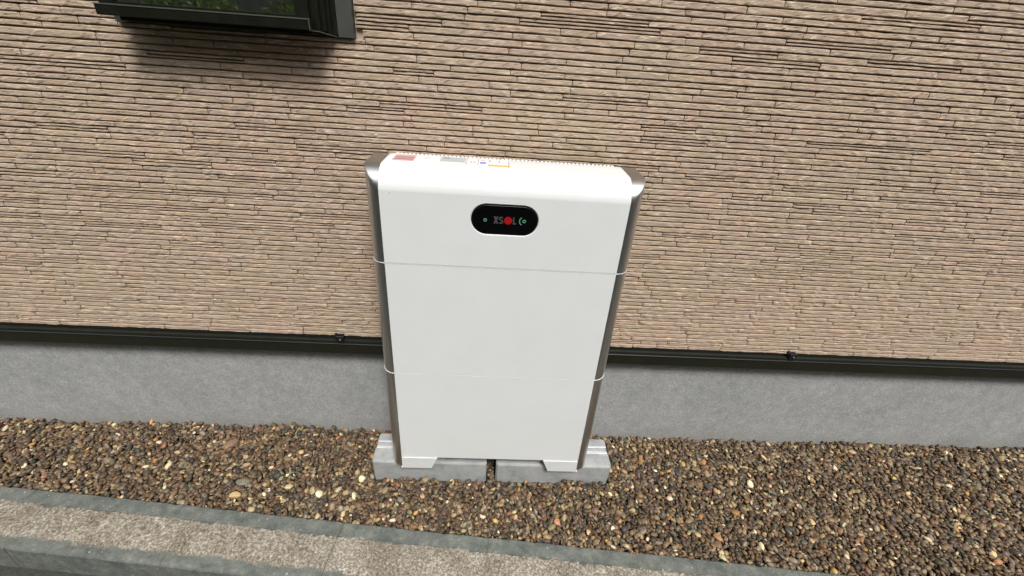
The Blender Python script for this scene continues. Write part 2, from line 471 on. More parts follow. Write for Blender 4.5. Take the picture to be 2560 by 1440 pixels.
def area_px(s):
    a = to_px((s[0], WALL_Y, s[2])); b = to_px((s[1], WALL_Y, s[3]))
    cx, cy = (a[0]+b[0])/2, (a[1]+b[1])/2
    if a[2] < 0.05 or cx < 0 or cx > 2560 or cy < 0 or cy > 1440: return 0
    x0, x1 = max(0, a[0]), min(2560, b[0]); y0, y1 = max(0, b[1]), min(1440, a[1])
    # behind the cabinet
    if 930 < a[0] and b[0] < 1600 and cy > 400: return 0
    return max(0, x1-x0)*max(0, y1-y0)
order = sorted(range(len(strips)), key=lambda i: -area_px(strips[i]))
single = set(order[:298])
def tints(rs, n): 
    t = rs.uniform(0.94, 1.05, n)
    return np.stack([t*rs.uniform(0.985, 1.02, n), t, t*rs.uniform(0.96, 1.03, n)], 1)
rs = np.random.RandomState(5)
T = tints(rs, len(strips))
def set_tint(me, cols):
    a = me.color_attributes.new('tint', 'FLOAT_COLOR', 'POINT')
    c = np.ones((len(me.vertices), 4)); c[:, :3] = cols
    a.data.foreach_set('color', c.ravel())
rv, rf, rc = [], [], []
off = 0
inv = Matrix.Translation(-Vector(house.location))
for i, s in enumerate(strips):
    v, f = strip_mesh_data(s)
    if i in single:
        c = np.array(((s[0]+s[1])/2, WALL_Y, (s[2]+s[3])/2))
        me = bpy.data.meshes.new('stone_strip'); me.from_pydata((v).tolist(), [], f)
        set_tint(me, T[i]); me.materials.append(MAT['siding'])
        o = bpy.data.objects.new('stone_strip', me); COL.objects.link(o)
        o.parent = house; o.matrix_parent_inverse = inv
    else:
        rv.append(v); rf += [tuple(k+off for k in q) for q in f]; off += len(v)
        rc.append(np.repeat(T[i][None], len(v), 0))
me = bpy.data.meshes.new('stone_strips'); me.from_pydata(np.concatenate(rv).tolist(), [], rf)
set_tint(me, np.concatenate(rc))
o = link('stone_strips', me, MAT['siding'], house); o['kind'] = 'stuff'

# ---- window: a shallow box standing proud of the siding
wx0, wx1, wy, wz0 = -0.885, -0.446, 0.124, 1.2195
wz1 = 2.05
win = empty('window', (0, 0, 0)); win.parent = house; win.matrix_parent_inverse = inv
def wpart(name, *a, **k):
    return box(name, *a, parent=win, **k)
wpart('flange', -0.4095, -0.3735, WALL_Y-0.0125, WALL_Y+0.02, 1.2095, wz1+0.03, MAT['alu_mid'], bev=0.0012)
wpart('flange', -0.9100, -0.8800, WALL_Y-0.0125, WALL_Y+0.02, 1.2095, wz1+0.03, MAT['alu_mid'], bev=0.0012)
# jamb built from stepped channels, seen from the side
for x, y0, y1 in ((-0.4100, 0.183, 0.207), (-0.4190, 0.170, 0.184), (-0.4250, 0.158, 0.171), (-0.4330, 0.140, 0.159), (-0.4480, wy, 0.141)):
    wpart('jamb_channel', wx1-0.030, x, y0, y1, 1.2135 if y0 > 0.165 else wz0, wz1, MAT['alu_dark'], bev=0.0008, seg=1)
wpart('jamb', wx0, wx0+0.030, wy, WALL_Y+0.02, wz0, wz1, MAT['alu_dark'], bev=0.0008)
wpart('head_rail', wx0+0.002, wx1-0.002, wy+0.002, WALL_Y+0.02, wz1-0.03, wz1+0.001, MAT['alu_dark'], bev=0.001)
wpart('sill', wx0+0.030, wx1-0.0005, wy+0.006, WALL_Y+0.02, 1.2120, wz0+0.003, MAT['alu_dark'], bev=0.001)
wpart('bottom_rail', wx0-0.003, wx1+0.003, wy-0.012, wy+0.012, wz0, wz0+0.0215, MAT['alu_dark'], bev=0.0015)
wpart('rail_edge', wx0-0.0035, wx1+0.0035, wy-0.0130, wy-0.0105, wz0+0.0195, wz0+0.0220, MAT['alu_edge'])
# pale line along the sill end cap, a reflection put in as colour
bm = bmesh.new()
path = [(-0.4445, wy-0.0125, wz0+0.021), (-0.4443, wy-0.0125, wz0-0.0002), (-0.4440, 0.128, wz0-0.0006), (-0.4335, 0.139, wz0-0.0014), (-0.4195, 0.160, 1.2135), (-0.4110, 0.183, 1.2105)]
for a, b in zip(path[:-1], path[1:]):
    a = Vector(a); b = Vector(b); dd = (b-a); q = dd.to_track_quat('X', 'Z').to_matrix().to_4x4()
    r = bmesh.ops.create_cube(bm, size=1.0, matrix=Matrix.Translation((a+b)/2) @ q @ Matrix.Diagonal((dd.length+0.0012, 0.0017, 0.0017, 1)))
from_bm('end_cap_glint', bm, MAT['alu_edge'], win)
wpart('sash_rail', wx0+0.028, wx1-0.022, wy+0.004, wy+0.016, wz0+0.020, wz0+0.0275, MAT['alu_dark'], bev=0.0008, seg=1)
wpart('sash_stile', wx1-0.030, wx1-0.0105, wy+0.001, wy+0.014, wz0+0.0215, wz1-0.03, MAT['alu_dark'], bev=0.0008, seg=1)
wpart('glass_pane', wx0+0.030, wx1-0.028, wy+0.008, wy+0.012, wz0+0.024, wz1-0.03, MAT['glass'])
for ch in win.children:
    ch.matrix_parent_inverse = Matrix.Identity(4)

# ---------------------------------------------------------------- concrete foundation blocks
BT = -0.0500
def conc_block(x0, x1, label, notch_left):
    e = empty('concrete_block', ((x0+x1)/2, 0.08, GZ-0.02))
    tag(e, label, 'concrete block', 'concrete blocks under the cabinet')
    yf, yb, zb = 0.019, 0.146, GZ-0.06
    # cross-section in y,z with a rail channel cast into the top
    prof = [(yf+0.006, zb), (yf, BT-0.006), (yf+0.0022, BT-0.0015), (yf+0.006, BT), (0.0770, BT), (0.0780, BT-0.012), (0.1060, BT-0.012), (0.1070, BT), (yb-0.005, BT), (yb, BT-0.005), (yb+0.004, zb)]
    bm = bmesh.new()
    inset = [0.0, 0.006, 0.0]
    stations = [(x0+0.010, 0.000), (x0+0.003, 0.0), (x0, 0.004)]
    # body with slightly tapered, chamfered ends
    rings = []
    for x, ins in ((x0, 0.006), (x0+0.006, 0.0), (x1-0.006, 0.0), (x1, 0.006)):
        ring = []
        for y, z in prof:
            yy = y; zz = z
            if ins:
                if y < 0.03: yy += ins
                if y > 0.135: yy -= ins
                if z > BT-0.008: zz -= 0.0025
            if 0.0765 <= y <= 0.1075 and ins: pass
            ring.append(bm.verts.new((x, yy, zz)))
        rings.append(ring)
    n = len(prof)
    for a, b in zip(rings[:-1], rings[1:]):
        for i in range(n): bm.faces.new((a[i], b[i], b[(i+1) % n], a[(i+1) % n]))
    bm.faces.new(rings[0][::-1]); bm.faces.new(rings[-1])
    from_bm('block_body', bm, MAT['block'], e)
    # galvanised C rail
    rl = box('rail', x0+0.0045, x1-0.0045, 0.0785, 0.1055, BT-0.0115, BT-0.0065, MAT['rail_groove'], e)
    for ya, yb2 in ((0.0755, 0.0850), (0.1010, 0.1085)):
        l = box('rail_lip', x0+0.0035, x1-0.0035, ya, yb2, BT-0.0020, BT+0.0022, MAT['rail'], None, 0.0006, 1)
        l.parent = rl; l.matrix_parent_inverse = rl.matrix_parent_inverse @ Matrix.Identity(4)
        l.matrix_parent_inverse = (rl.matrix_parent_inverse).inverted() @ rl.matrix_parent_inverse
        l.matrix_parent_inverse = Matrix.Identity(4)
    return e
conc_block(-0.4060, -0.0120, 'grey concrete block with a metal rail under the left foot of the white cabinet', True)
conc_block(0.0215, 0.4270, 'grey concrete block with a metal rail under the right foot of the white cabinet', False)

# ---------------------------------------------------------------- the battery cabinet
cab = empty('battery_cabinet', (0, 0.075, BT))
tag(cab, 'white three-section home battery cabinet with silver side trims and black oval display', 'battery cabinet')
HW, OW, TD, D = 0.2975, 0.3350, 0.048, 0.150
def side_outline(sgn, n=12):
    pts = []
    for i in range(n+1):
        a = i/n*math.pi/2
        pts.append((sgn*(HW + 0.0004 + (OW-HW)*math.sin(a)), 0.0012 + TD*(1-math.cos(a))))
    pts += [(sgn*OW, D-0.004), (sgn*(OW-0.004), D), (sgn*(HW-0.03), D), (sgn*(HW-0.03), 0.020), (sgn*(HW+0.0004), 0.020)]
    return pts
def module(z0, z1):
    box('front_panel', -HW, HW, 0.0, 0.019, z0, z1, MAT['white'], cab, 0.0012, 2)
    for sg in (-1, 1):
        prism('side_trim', side_outline(sg), 'z', z0+0.0003, z1-0.0003, MAT['trim'], cab, smooth=True)
    box('module_core', -HW+0.031, HW-0.031, 0.0195, D-0.002, z0+0.001, z1-0.001, MAT['white'], cab)
Z1, Z2, ZM = 0.36, 0.72, 0.96
G = 0.0016
module(0.0, Z1 - G)
module(Z1 + 0.0004, Z2 - G)

def seam(zc):
    # thin lip that runs round front and trims
    o = [(-HW, -0.0006), (HW, -0.0006)]
    r = [(x+0.0008, y-0.0010) for x, y in side_outline(1)[1:13]]
    l = [(-x, y) for x, y in r][::-1]
    pts = o[:1] + o[1:] + r + [(OW+0.0008, D-0.01), (-OW-0.0008, D-0.01)] + l
    prism('seam_lip', pts, 'z', zc-0.0006, zc+0.0006, MAT['lip'], cab)
    prism('seam_gap', [(x*0.999, y+0.0025) for x, y in pts], 'z', zc+0.0006, zc+0.0016, MAT['gap'], cab)  # dark strip stands in for the shadow line in the gap
seam(Z1 - 0.0009); seam(Z2 - 0.0009)

# top section: profile rounds over into the lid
RC = 0.047
def top_profile(n=26):
    pts = [(0.0, Z2+0.0010), (0.0, 0.80), (0.0, 0.86), (0.0, 0.9065)]
    # slightly broken tangent, then an arc up to the lid
    for i in range(n+1):
        a = R(6) + (math.pi/2 - R(6)) * i/n
        y = 0.054 * (1 - math.cos(a)) - 0.054*(1-math.cos(R(6)))*(1-i/n)
        z = 0.9075 + (0.9600-0.9075) * (math.sin(a)-math.sin(R(6)))/(1-math.sin(R(6)))
        pts.append((y, z))
    pts += [(0.085, 0.9605), (0.115, 0.9607), (0.146, 0.9607), (0.150, 0.9585)]
    return pts
TP = top_profile()
DX, DZ, DHW, DR = -0.0005, 0.8500, 0.0435, 0.0380
def stadium(r, n=20, cx=DX, cz=DZ, hw=DHW):
    pts = []
    for i in range(n+1):
        a = -math.pi/2 + math.pi*i/n; pts.append((cx+hw+r*math.cos(a), cz+r*math.sin(a)))
    for i in range(n+1):
        a = math.pi/2 + math.pi*i/n; pts.append((cx-hw+r*math.cos(a), cz+r*math.sin(a)))
    return pts
# front panel with hole and rounded lid, one mesh
bm = bmesh.new()
zc0, zc1 = TP[0][1], TP[3][1]
outer = [bm.verts.new(p) for p in ((-HW, 0, zc0), (HW, 0, zc0), (HW, 0, zc1), (-HW, 0, zc1))]
oe = [bm.edges.new((outer[i], outer[(i+1) % 4])) for i in range(4)]
hp = stadium(DR+0.0022); hole = [bm.verts.new((x, 0, z)) for x, z in hp]
he = [bm.edges.new((hole[i], hole[(i+1) % len(hole)])) for i in range(len(hole))]
bmesh.ops.triangle_fill(bm, use_beauty=True, edges=oe+he)
hp2 = stadium(DR); h2 = [bm.verts.new((x, 0.0022, z)) for x, z in hp2]
h3 = [bm.verts.new((x, 0.006, z)) for x, z in hp2]
n = len(hole)
for A, B in ((hole, h2), (h2, h3)):
    for i in range(n): bm.faces.new((A[i], A[(i+1) % n], B[(i+1) % n], B[i]))
prevL, prevR = outer[3], outer[2]
for (y, z) in TP[4:]:
    a = bm.verts.new((-HW, y, z)); b = bm.verts.new((HW, y, z))
    f = bm.faces.new((prevL, prevR, b, a)); f.smooth = True
    prevL, prevR = a, b
bl = bm.verts.new((-HW, D-0.002, zc0)); br = bm.verts.new((HW, D-0.002, zc0))
bm.faces.new((prevL, prevR, br, bl)); bm.faces.new((bl, br, outer[1], outer[0]))
o = from_bm('top_cover', bm, MAT['white'], cab)
for sg in (-1, 1):
    # trim of the top section wraps over the rounded shoulder
    prof = [(TP[0][0], TP[0][1]), (0, 0.78), (0, 0.84), (0, 0.88), (0, 0.90)] + TP[3:]
    bm = bmesh.new(); nu = 24; grid = []
    tang = []
    for k in range(len(prof)):
        a = Vector(prof[max(0, k-1)]); b = Vector(prof[min(len(prof)-1, k+1)]); t = (b-a).normalized()
        tang.append(t)
    for i in range(nu+1):
        a = (i/nu)*math.pi/2; rowv = []
        for k, (y, z) in enumerate(prof):
            t = tang[k]; nrm = Vector((t.y, -t.x))      # inward normal (towards +y on the front, -z on top)
            up = max(0.0, min(1.0, t.x))
            e = TD*(1-math.cos(a)); 
            # horizontal round-over cut by the vertical one, blended softly
            h = max(0.0, 0.004 - abs(e - y))
            yy = max(e, y) + h*h/(4*0.004) + 0.0008*(1-up); zz = z - 0.0004
            xx = HW + 0.0004 + (OW-HW)*math.sin(a)
            if k == len(prof)-1: yy = D
            rowv.append(bm.verts.new((sg*xx, min(yy, D), zz)))
        grid.append(rowv)
    for i in range(nu):
        for k in range(len(prof)-1):
            f = bm.faces.new((grid[i][k], grid[i+1][k], grid[i+1][k+1], grid[i][k+1])); f.smooth = True
    # outer side wall back to the rear
    sidev = grid[nu]
    m = len(sidev)
    backb = bm.verts.new((sg*OW, D, zc0))
    cen = [bm.verts.new((sg*OW, D, v.co.z)) for v in sidev[:-1]]
    for k in range(m-2):
        f = bm.faces.new((sidev[k], sidev[k+1], cen[k+1], cen[k])); f.smooth = True
    try: bm.faces.new((sidev[m-2], sidev[m-1], cen[m-2]))
    except Exception: pass
    bmesh.ops.remove_doubles(bm, verts=bm.verts[:], dist=0.00002)
    o = from_bm('side_trim', bm, MAT['trim'], cab)
    o.data.set_sharp_from_angle(angle=R(50))

box('paint_chip', -0.2725, -0.2712, -0.0003, 0.001, 0.9010, 0.9030, MAT['bezel'], cab)

# back edge of the lid: a comb of small cooling fins
bm = bmesh.new()
k = 0; x = -0.283
while x < 0.279:
    add_box(bm, x, x+0.0072, 0.1445, 0.1500, 0.9600, 0.9624); x += 0.0103
bmesh.ops.bevel(bm, geom=bm.edges[:], offset=0.0009, segments=1, affect='EDGES')
o = from_bm('cooling_fins', bm, MAT['white'], cab); o['kind'] = 'stuff'

# feet
def foot(sg):
    xo = sg*0.2965; xi_t = sg*0.1790; xi_b = sg*0.1985
    pts = [(xo, BT+0.0002), (xo, -0.0035), (xo*0.999, -0.0006), (xi_t, -0.0006), (xi_t*1.004, -0.0035), (xi_b, BT+0.0002)]
    if sg > 0: pts = pts[::-1]
    o = prism('foot', pts, 'y', -0.0030, 0.140, MAT['foot'], cab, 0.0016, seg=2)
    l = box('foot_lip', min(xo, xo+sg*0.0035), max(xo, xo+sg*0.0035), -0.004, 0.01, BT-0.0005, BT+0.0032, MAT['lip'], cab, 0.0006, 1)
for sg in (-1, 1): foot(sg)
for sg in (-1, 1):
    # trims carry on down behind the feet
    pts = side_outline(sg)
    prism('side_trim', pts, 'z', BT+0.006, -0.0004, MAT['trim'], cab, smooth=True)

# display
disp = prism('display_panel', stadium(DR-0.0004), 'y', 0.0010, 0.006, MAT['black_glass'], cab)
prism('display_bezel', stadium(DR-0.00035)[::-1], 'y', 0.0014, 0.0065, MAT['bezel'], cab)
bm = bmesh.new()
A = [bm.verts.new((x, 0.0008, z)) for x, z in stadium(DR-0.0030)]; B = [bm.verts.new((x, 0.0030, z)) for x, z in stadium(DR-0.0002)]
n = len(A)
for i in range(n): bm.faces.new((A[i], A[(i+1) % n], B[(i+1) % n], B[i]))
o = from_bm('bezel_ring', bm, MAT['bezel'], cab)
def ring(cx, cz, r0, r1, a0=0, a1=360, n=24, y=0.0006):
    bm = bmesh.new(); P = []
    full = abs(a1-a0) >= 360
    for i in range(n+1):
        a = R(a0 + (a1-a0)*i/n)
        P.append((bm.verts.new((cx+r0*math.cos(a), y, cz+r0*math.sin(a))), bm.verts.new((cx+r1*math.cos(a), y, cz+r1*math.sin(a)))))
    for i in range(n): bm.faces.new((P[i][0], P[i][1], P[i+1][1], P[i+1][0]))
    bmesh.ops.solidify(bm, geom=bm.faces[:], thickness=-0.0004)
    return bm
def dpart(name, bm, mat):
    o = from_bm(name, bm, mat, None); o.parent = disp; o.matrix_parent_inverse = Matrix.Identity(4); return o
dpart('status_light', ring(-0.0476, 0.8485, 0.0023, 0.0042), MAT['led'])
dpart('status_light', ring(0.0468, 0.8495, 0.0023, 0.0042), MAT['led'])
for a in (133, 157, 181, 205, 229):
    dpart('charge_segment', ring(0.0462, 0.8495, 0.0094, 0.0120, a-8.5, a+8.5, 6), MAT['led'])
bm = bmesh.new(); bmesh.ops.create_cone(bm, cap_ends=True, segments=40, radius1=0.0096, radius2=0.0096, depth=0.0006, matrix=Matrix.Translation((0.0078, 0.0006, 0.8492)) @ Matrix.Rotation(R(90), 4, 'X'))
dpart('logo_disc', bm, MAT['logo_red'])
def letter(ch, x, z, h, wdt):
    bm = bmesh.new(); q = lambda pts: bm.faces.new([bm.verts.new((x+a*wdt, 0.0006, z+b*h)) for a, b in pts])
    t = 0.38; v = 0.20
    if ch == 'X':
        q([(0,0),(t,0),(0.5,0.33),(1-t,0),(1,0),(0.5+t/2,0.5),(1,1),(1-t,1),(0.5,0.67),(t,1),(0,1),(0.5-t/2,0.5)])
    if ch == 'L':
        q([(0,0),(t,0),(t,1),(0,1)]); q([(t,0),(1,0),(1,v),(t,v)])
    if ch == 'S':
        # ribbon along an S-shaped path
        path = []
        for i in range(13):
            a = R(20 + 225*i/12); path.append((0.5+0.36*math.cos(a), 0.735+0.175*math.sin(a)))
        for i in range(1, 13):
            a = R(65 - 225*i/12); path.append((0.5+0.36*math.cos(a), 0.265+0.175*math.sin(a)))
        th = 0.0030
        prev = None; Vv = []
        for i, p in enumerate(path):
            a = path[max(0, i-1)]; b = path[min(len(path)-1, i+1)]
            tx, tz = (b[0]-a[0])*wdt, (b[1]-a[1])*h; L = math.hypot(tx, tz); nx, nz = -tz/L*th/2, tx/L*th/2
            X, Zz = x+p[0]*wdt, z+p[1]*h
            Vv.append((bm.verts.new((X+nx, 0.0006, Zz+nz)), bm.verts.new((X-nx, 0.0006, Zz-nz))))
        for a, b in zip(Vv[:-1], Vv[1:]): bm.faces.new((a[0], a[1], b[1], b[0]))
    bmesh.ops.recalc_face_normals(bm, faces=bm.faces)
    bmesh.ops.solidify(bm, geom=bm.faces[:], thickness=0.0003)
    return bm
dpart('logo_letter', letter('X', -0.0275, 0.8405, 0.0180, 0.0118), MAT['logo_grey'])
dpart('logo_letter', letter('S', -0.0148, 0.8405, 0.0180, 0.0110), MAT['logo_grey'])
dpart('logo_letter', letter('L', 0.0196, 0.8405, 0.0172, 0.0080), MAT['logo_grey'])

# labels on the lid
def sticker(x0, x1, y0, y1, base, bars, label):
    z = 0.9613
    o = box('sticker', x0, x1, y0, y1, z-0.0010, z, base, cab); o['label'] = label
    for (a, b, c, d2, m) in bars:
        q = box('print', x0+(x1-x0)*a, x0+(x1-x0)*b, y0+(y1-y0)*c, y0+(y1-y0)*d2, z, z+0.0002, MAT[m], None)
        q.parent = o; q.matrix_parent_inverse = Matrix.Identity(4)
sticker(-0.289, -0.226, 0.064, 0.138, MAT['paper'], [(0.16, 0.97, 0.1, 0.93, 'p_red'), (0.2, 0.93, 0.30, 0.36, 'paper'), (0.2, 0.93, 0.55, 0.61, 'paper')], 'red and white warning sticker')
sticker(-0.223, -0.170, 0.078, 0.138, MAT['paper'], [(0.08, 0.92, 0.10, 0.22, 'p_pale'), (0.3, 0.6, 0.35, 0.75, 'p_pale')], 'white and pale blue sticker')
sticker(-0.166, -0.104, 0.090, 0.136, MAT['p_grey'], [(0.08, 0.35, 0.7, 0.8, 'p_dark')], 'grey rating sticker')
sticker(-0.1010, -0.0735, 0.072, 0.1370, MAT['paper'], [(0.32, 0.50, 0.30, 0.50, 'p_red'), (0.60, 0.8, 0.30, 0.50, 'p_red'), (0.0, 0.04, 0, 1, 'p_dark')], 'white sticker with two small red marks')
sticker(-0.0725, -0.0480, 0.072, 0.1370, MAT['paper'], [(0.22, 0.80, 0.22, 0.50, 'p_blue'), (0.3, 0.7, 0.72, 0.82, 'p_red'), (0.0, 0.04, 0, 1, 'p_dark')], 'white sticker with blue print')
sticker(-0.0470, 0.0050, 0.066, 0.1370, MAT['paper'], [(0.0, 1.0, 0.0, 0.21, 'p_orange'), (0.05, 0.09, 0.6, 0.85, 'p_dark'), (0.50, 0.54, 0.6, 0.85, 'p_dark'), (0.975, 1.0, 0, 0.8, 'p_dark'), (0.15, 0.45, 0.5, 0.6, 'p_pale'), (0.62, 0.9, 0.5, 0.6, 'p_pale')], 'white sticker with orange stripe')

# ---------------------------------------------------------------- gravel
def ico(sub):
    bm = bmesh.new(); bmesh.ops.create_icosphere(bm, subdivisions=sub, radius=1.0)
    V = np.array([v.co[:] for v in bm.verts]); F = np.array([[v.index for v in f.verts] for f in bm.faces]); bm.free()
    return V, F
IV, IF = ico(2)
rs = np.random.RandomState(21)
PAL = [  # weight, linear colour
    (0.20, (0.070, 0.052, 0.036)), (0.17, (0.100, 0.076, 0.054)), (0.13, (0.050, 0.042, 0.034)), (0.10, (0.140, 0.105, 0.070)),
    (0.09, (0.085, 0.080, 0.070)), (0.08, (0.125, 0.080, 0.052)), (0.06, (0.200, 0.165, 0.105)), (0.05, (0.17, 0.16, 0.13)),
    (0.040, (0.26, 0.215, 0.135)), (0.020, (0.40, 0.34, 0.22)), (0.014, (0.52, 0.48, 0.38)), (0.008, (0.25, 0.14, 0.065)),
    (0.006, (0.18, 0.095, 0.065)), (0.025, (0.040, 0.046, 0.046)), (0.006, (0.36, 0.25, 0.11))]
pw = np.array([p[0] for p in PAL]); pw /= pw.sum(); pc = np.array([p[1] for p in PAL])
def ground_h(x, y):
    h = (vnoise(x*7+3, y*9) - .5)*0.010 + (vnoise(x*20, y*20+7) - .5)*0.005
    h += 0.020*np.exp(-((x+0.77)/0.085)**2 - ((y-0.225)/0.05)**2) + 0.010*np.exp(-((x+0.62)/0.03)**2 - ((y-0.225)/0.03)**2)
    h += 0.008*np.exp(-((x+1.15)/0.2)**2 - ((y-0.21)/0.06)**2)
    near = np.clip(1-(y-kerb_y(x))/0.05, 0, 1)
    return h*(1-0.6*near) + 0.004*near
def layer(sp, zoff, smin, smax, zj, seed, tilt, xlim=2.5):
    r = np.random.RandomState(seed)
    xs = np.arange(-xlim, xlim, sp); ys = np.arange(-0.45, FND_Y-0.001, sp*0.87)
    X, Y = np.meshgrid(xs, ys); X = X + (np.arange(len(ys)) % 2)[:, None]*sp/2
    X = (X + r.uniform(-.42, .42, X.shape)*sp).ravel(); Y = (Y + r.uniform(-.42, .42, Y.shape)*sp).ravel()
    ok = (Y > kerb_y(X) + 0.0045) & (Y < FND_Y - 0.005)
    for (a, b) in ((-0.406, -0.012), (0.0215, 0.427)):
        ok &= ~((X > a-0.004) & (X < b+0.004) & (Y > 0.013) & (Y < 0.154))
    X, Y = X[ok], Y[ok]; N = len(X)
    L = smin + (smax-smin)*r.beta(1.6, 3.6, N)
    el = r.uniform(0.48, 0.86, N); fl = r.uniform(0.34, 0.62, N)
    S3 = np.stack([L/2, L/2*el, L/2*fl], 1)
    # keep stones clear of kerb and wall
    S3 *= np.minimum(1, 0.3 + 0.7*np.clip((Y-kerb_y(X))/0.010, 0, 1))[:, None]
    Z = GZ + zoff + ground_h(X, Y) + r.uniform(-zj, zj, N)
    yaw = r.uniform(0, 2*np.pi, N); pit = r.normal(0, tilt, N); rol = r.normal(0, tilt, N)
    return X, Y, Z, S3, yaw, pit, rol, r
def rotm(yaw, pit, rol):
    cy, sy, cp, sp, cr, sr = np.cos(yaw), np.sin(yaw), np.cos(pit), np.sin(pit), np.cos(rol), np.sin(rol)
    M3 = np.zeros((len(yaw), 3, 3))
    M3[:, 0, 0] = cy*cp; M3[:, 0, 1] = cy*sp*sr-sy*cr; M3[:, 0, 2] = cy*sp*cr+sy*sr
    M3[:, 1, 0] = sy*cp; M3[:, 1, 1] = sy*sp*sr+cy*cr; M3[:, 1, 2] = sy*sp*cr-cy*sr
    M3[:, 2, 0] = -sp;   M3[:, 2, 1] = cp*sr;          M3[:, 2, 2] = cp*cr
    return M3
allV, allC = [], []
def add_layer(args):
    X, Y, Z, S3, yaw, pit, rol, r = args
    N = len(X)
    V = np.repeat(IV[None], N, 0)
    # lumpy, faceted shapes: radial noise of low frequency plus a few cutting planes
    ph = r.uniform(0, 6.28, (N, 6)); am = r.uniform(0.02, 0.09, (N, 3))
    rad = 1 + am[:, 0:1]*np.sin(2.1*V[:, :, 0]+ph[:, 0:1]) * np.cos(1.9*V[:, :, 1]+ph[:, 1:2]) \
            + am[:, 1:2]*np.sin(2.9*V[:, :, 1]+ph[:, 2:3]+1.3*V[:, :, 2]) + am[:, 2:3]*np.sin(3.3*V[:, :, 0]+2.2*V[:, :, 2]+ph[:, 3:4])*0.8
    V = V*rad[:, :, None]
    for q in range(3):
        nrm = r.normal(0, 1, (N, 3)); nrm /= np.linalg.norm(nrm, axis=1, keepdims=True)
        dcut = r.uniform(0.70, 1.10, N)
        dot = np.einsum('nvk,nk->nv', V, nrm); ex = np.clip(dot-dcut[:, None], 0, None)
        V = V - ex[:, :, None]*0.85*nrm[:, None, :]
    V = V*S3[:, None, :]
    V = np.einsum('nij,nvj->nvi', rotm(yaw, pit, rol), V) + np.stack([X, Y, Z], 1)[:, None, :]
    c = pc[r.choice(len(pc), N, p=pw)]
    c = c * np.array([1.42, 1.27, 1.08]) * r.uniform(0.70, 1.35, (N, 1)) * r.uniform(0.93, 1.07, (N, 3))
    allV.append(V.reshape(-1, 3)); allC.append(np.repeat(c.clip(0.01, 0.85)[:, None], len(IV), 1).reshape(-1, 3))
add_layer(layer(0.0135, -0.0100, 0.013, 0.025, 0.002, 1, 0.5))
add_layer(layer(0.0130, -0.0035, 0.010, 0.031, 0.003, 2, 0.60))
add_layer(layer(0.0200, 0.0022, 0.012, 0.037, 0.002, 3, 0.42))
V = np.concatenate(allV); C = np.concatenate(allC); N = len(V)//len(IV)
F = (IF[None] + (np.arange(N)*len(IV))[:, None, None]).reshape(-1, 3)
me = bpy.data.meshes.new('gravel'); me.vertices.add(len(V)); me.vertices.foreach_set('co', V.ravel())
me.loops.add(len(F)*3); me.loops.foreach_set('vertex_index', F.ravel().astype(np.int32))
me.polygons.add(len(F)); me.polygons.foreach_set('loop_start', (np.arange(len(F))*3).astype(np.int32))
me.polygons.foreach_set('loop_total', np.full(len(F), 3, dtype=np.int32))
me.update(); me.validate()
set_tint(me, C)
print('pebbles', N, 'tris', len(F))
o = link('gravel', me, MAT['pebble'], smooth=True); tag(o, 'brown and tan river gravel between house and kerb', 'gravel', kind='stuff')

# a few stones one can single out
def big_pebble(px, py, pz, size, yaw, tilt, colr, label, seed):
    r = np.random.RandomState(seed); V = ico(3)[0]; Fq = ico(3)[1]
    rad = 1 + 0.10*np.sin(2.3*V[:, 0]+seed)*np.cos(2*V[:, 1]) + 0.06*np.sin(4*V[:, 1]+seed*2) + 0.02*np.sin(9*V[:, 0]+5*V[:, 2])
    V = V*rad[:, None]
    for q in range(4):
        nrm = r.normal(0, 1, 3); nrm /= np.linalg.norm(nrm); dcut = r.uniform(0.6, 0.95)
        ex = np.clip(V @ nrm - dcut, 0, None); V = V - ex[:, None]*0.85*nrm
    V = V*np.array(size)/2
    me = bpy.data.meshes.new('pebble'); me.from_pydata(V.tolist(), [], Fq.tolist()); set_tint(me, np.array(colr))
    o = link('pebble', me, MAT['pebble'], smooth=True); o.location = (px, py, pz); o.rotation_euler = (tilt, 0.1, yaw)
    tag(o, label, 'pebble')
gz = lambda x, y: GZ + float(ground_h(np.array([x]), np.array([y]))[0])
def at_px(u, v, zz):
    dd = Rm @ np.array([(u-1280)/1078.9, -(v-720)/1078.9, -1.0]); t = (zz-cpos[2])/dd[2]; return cpos + t*dd
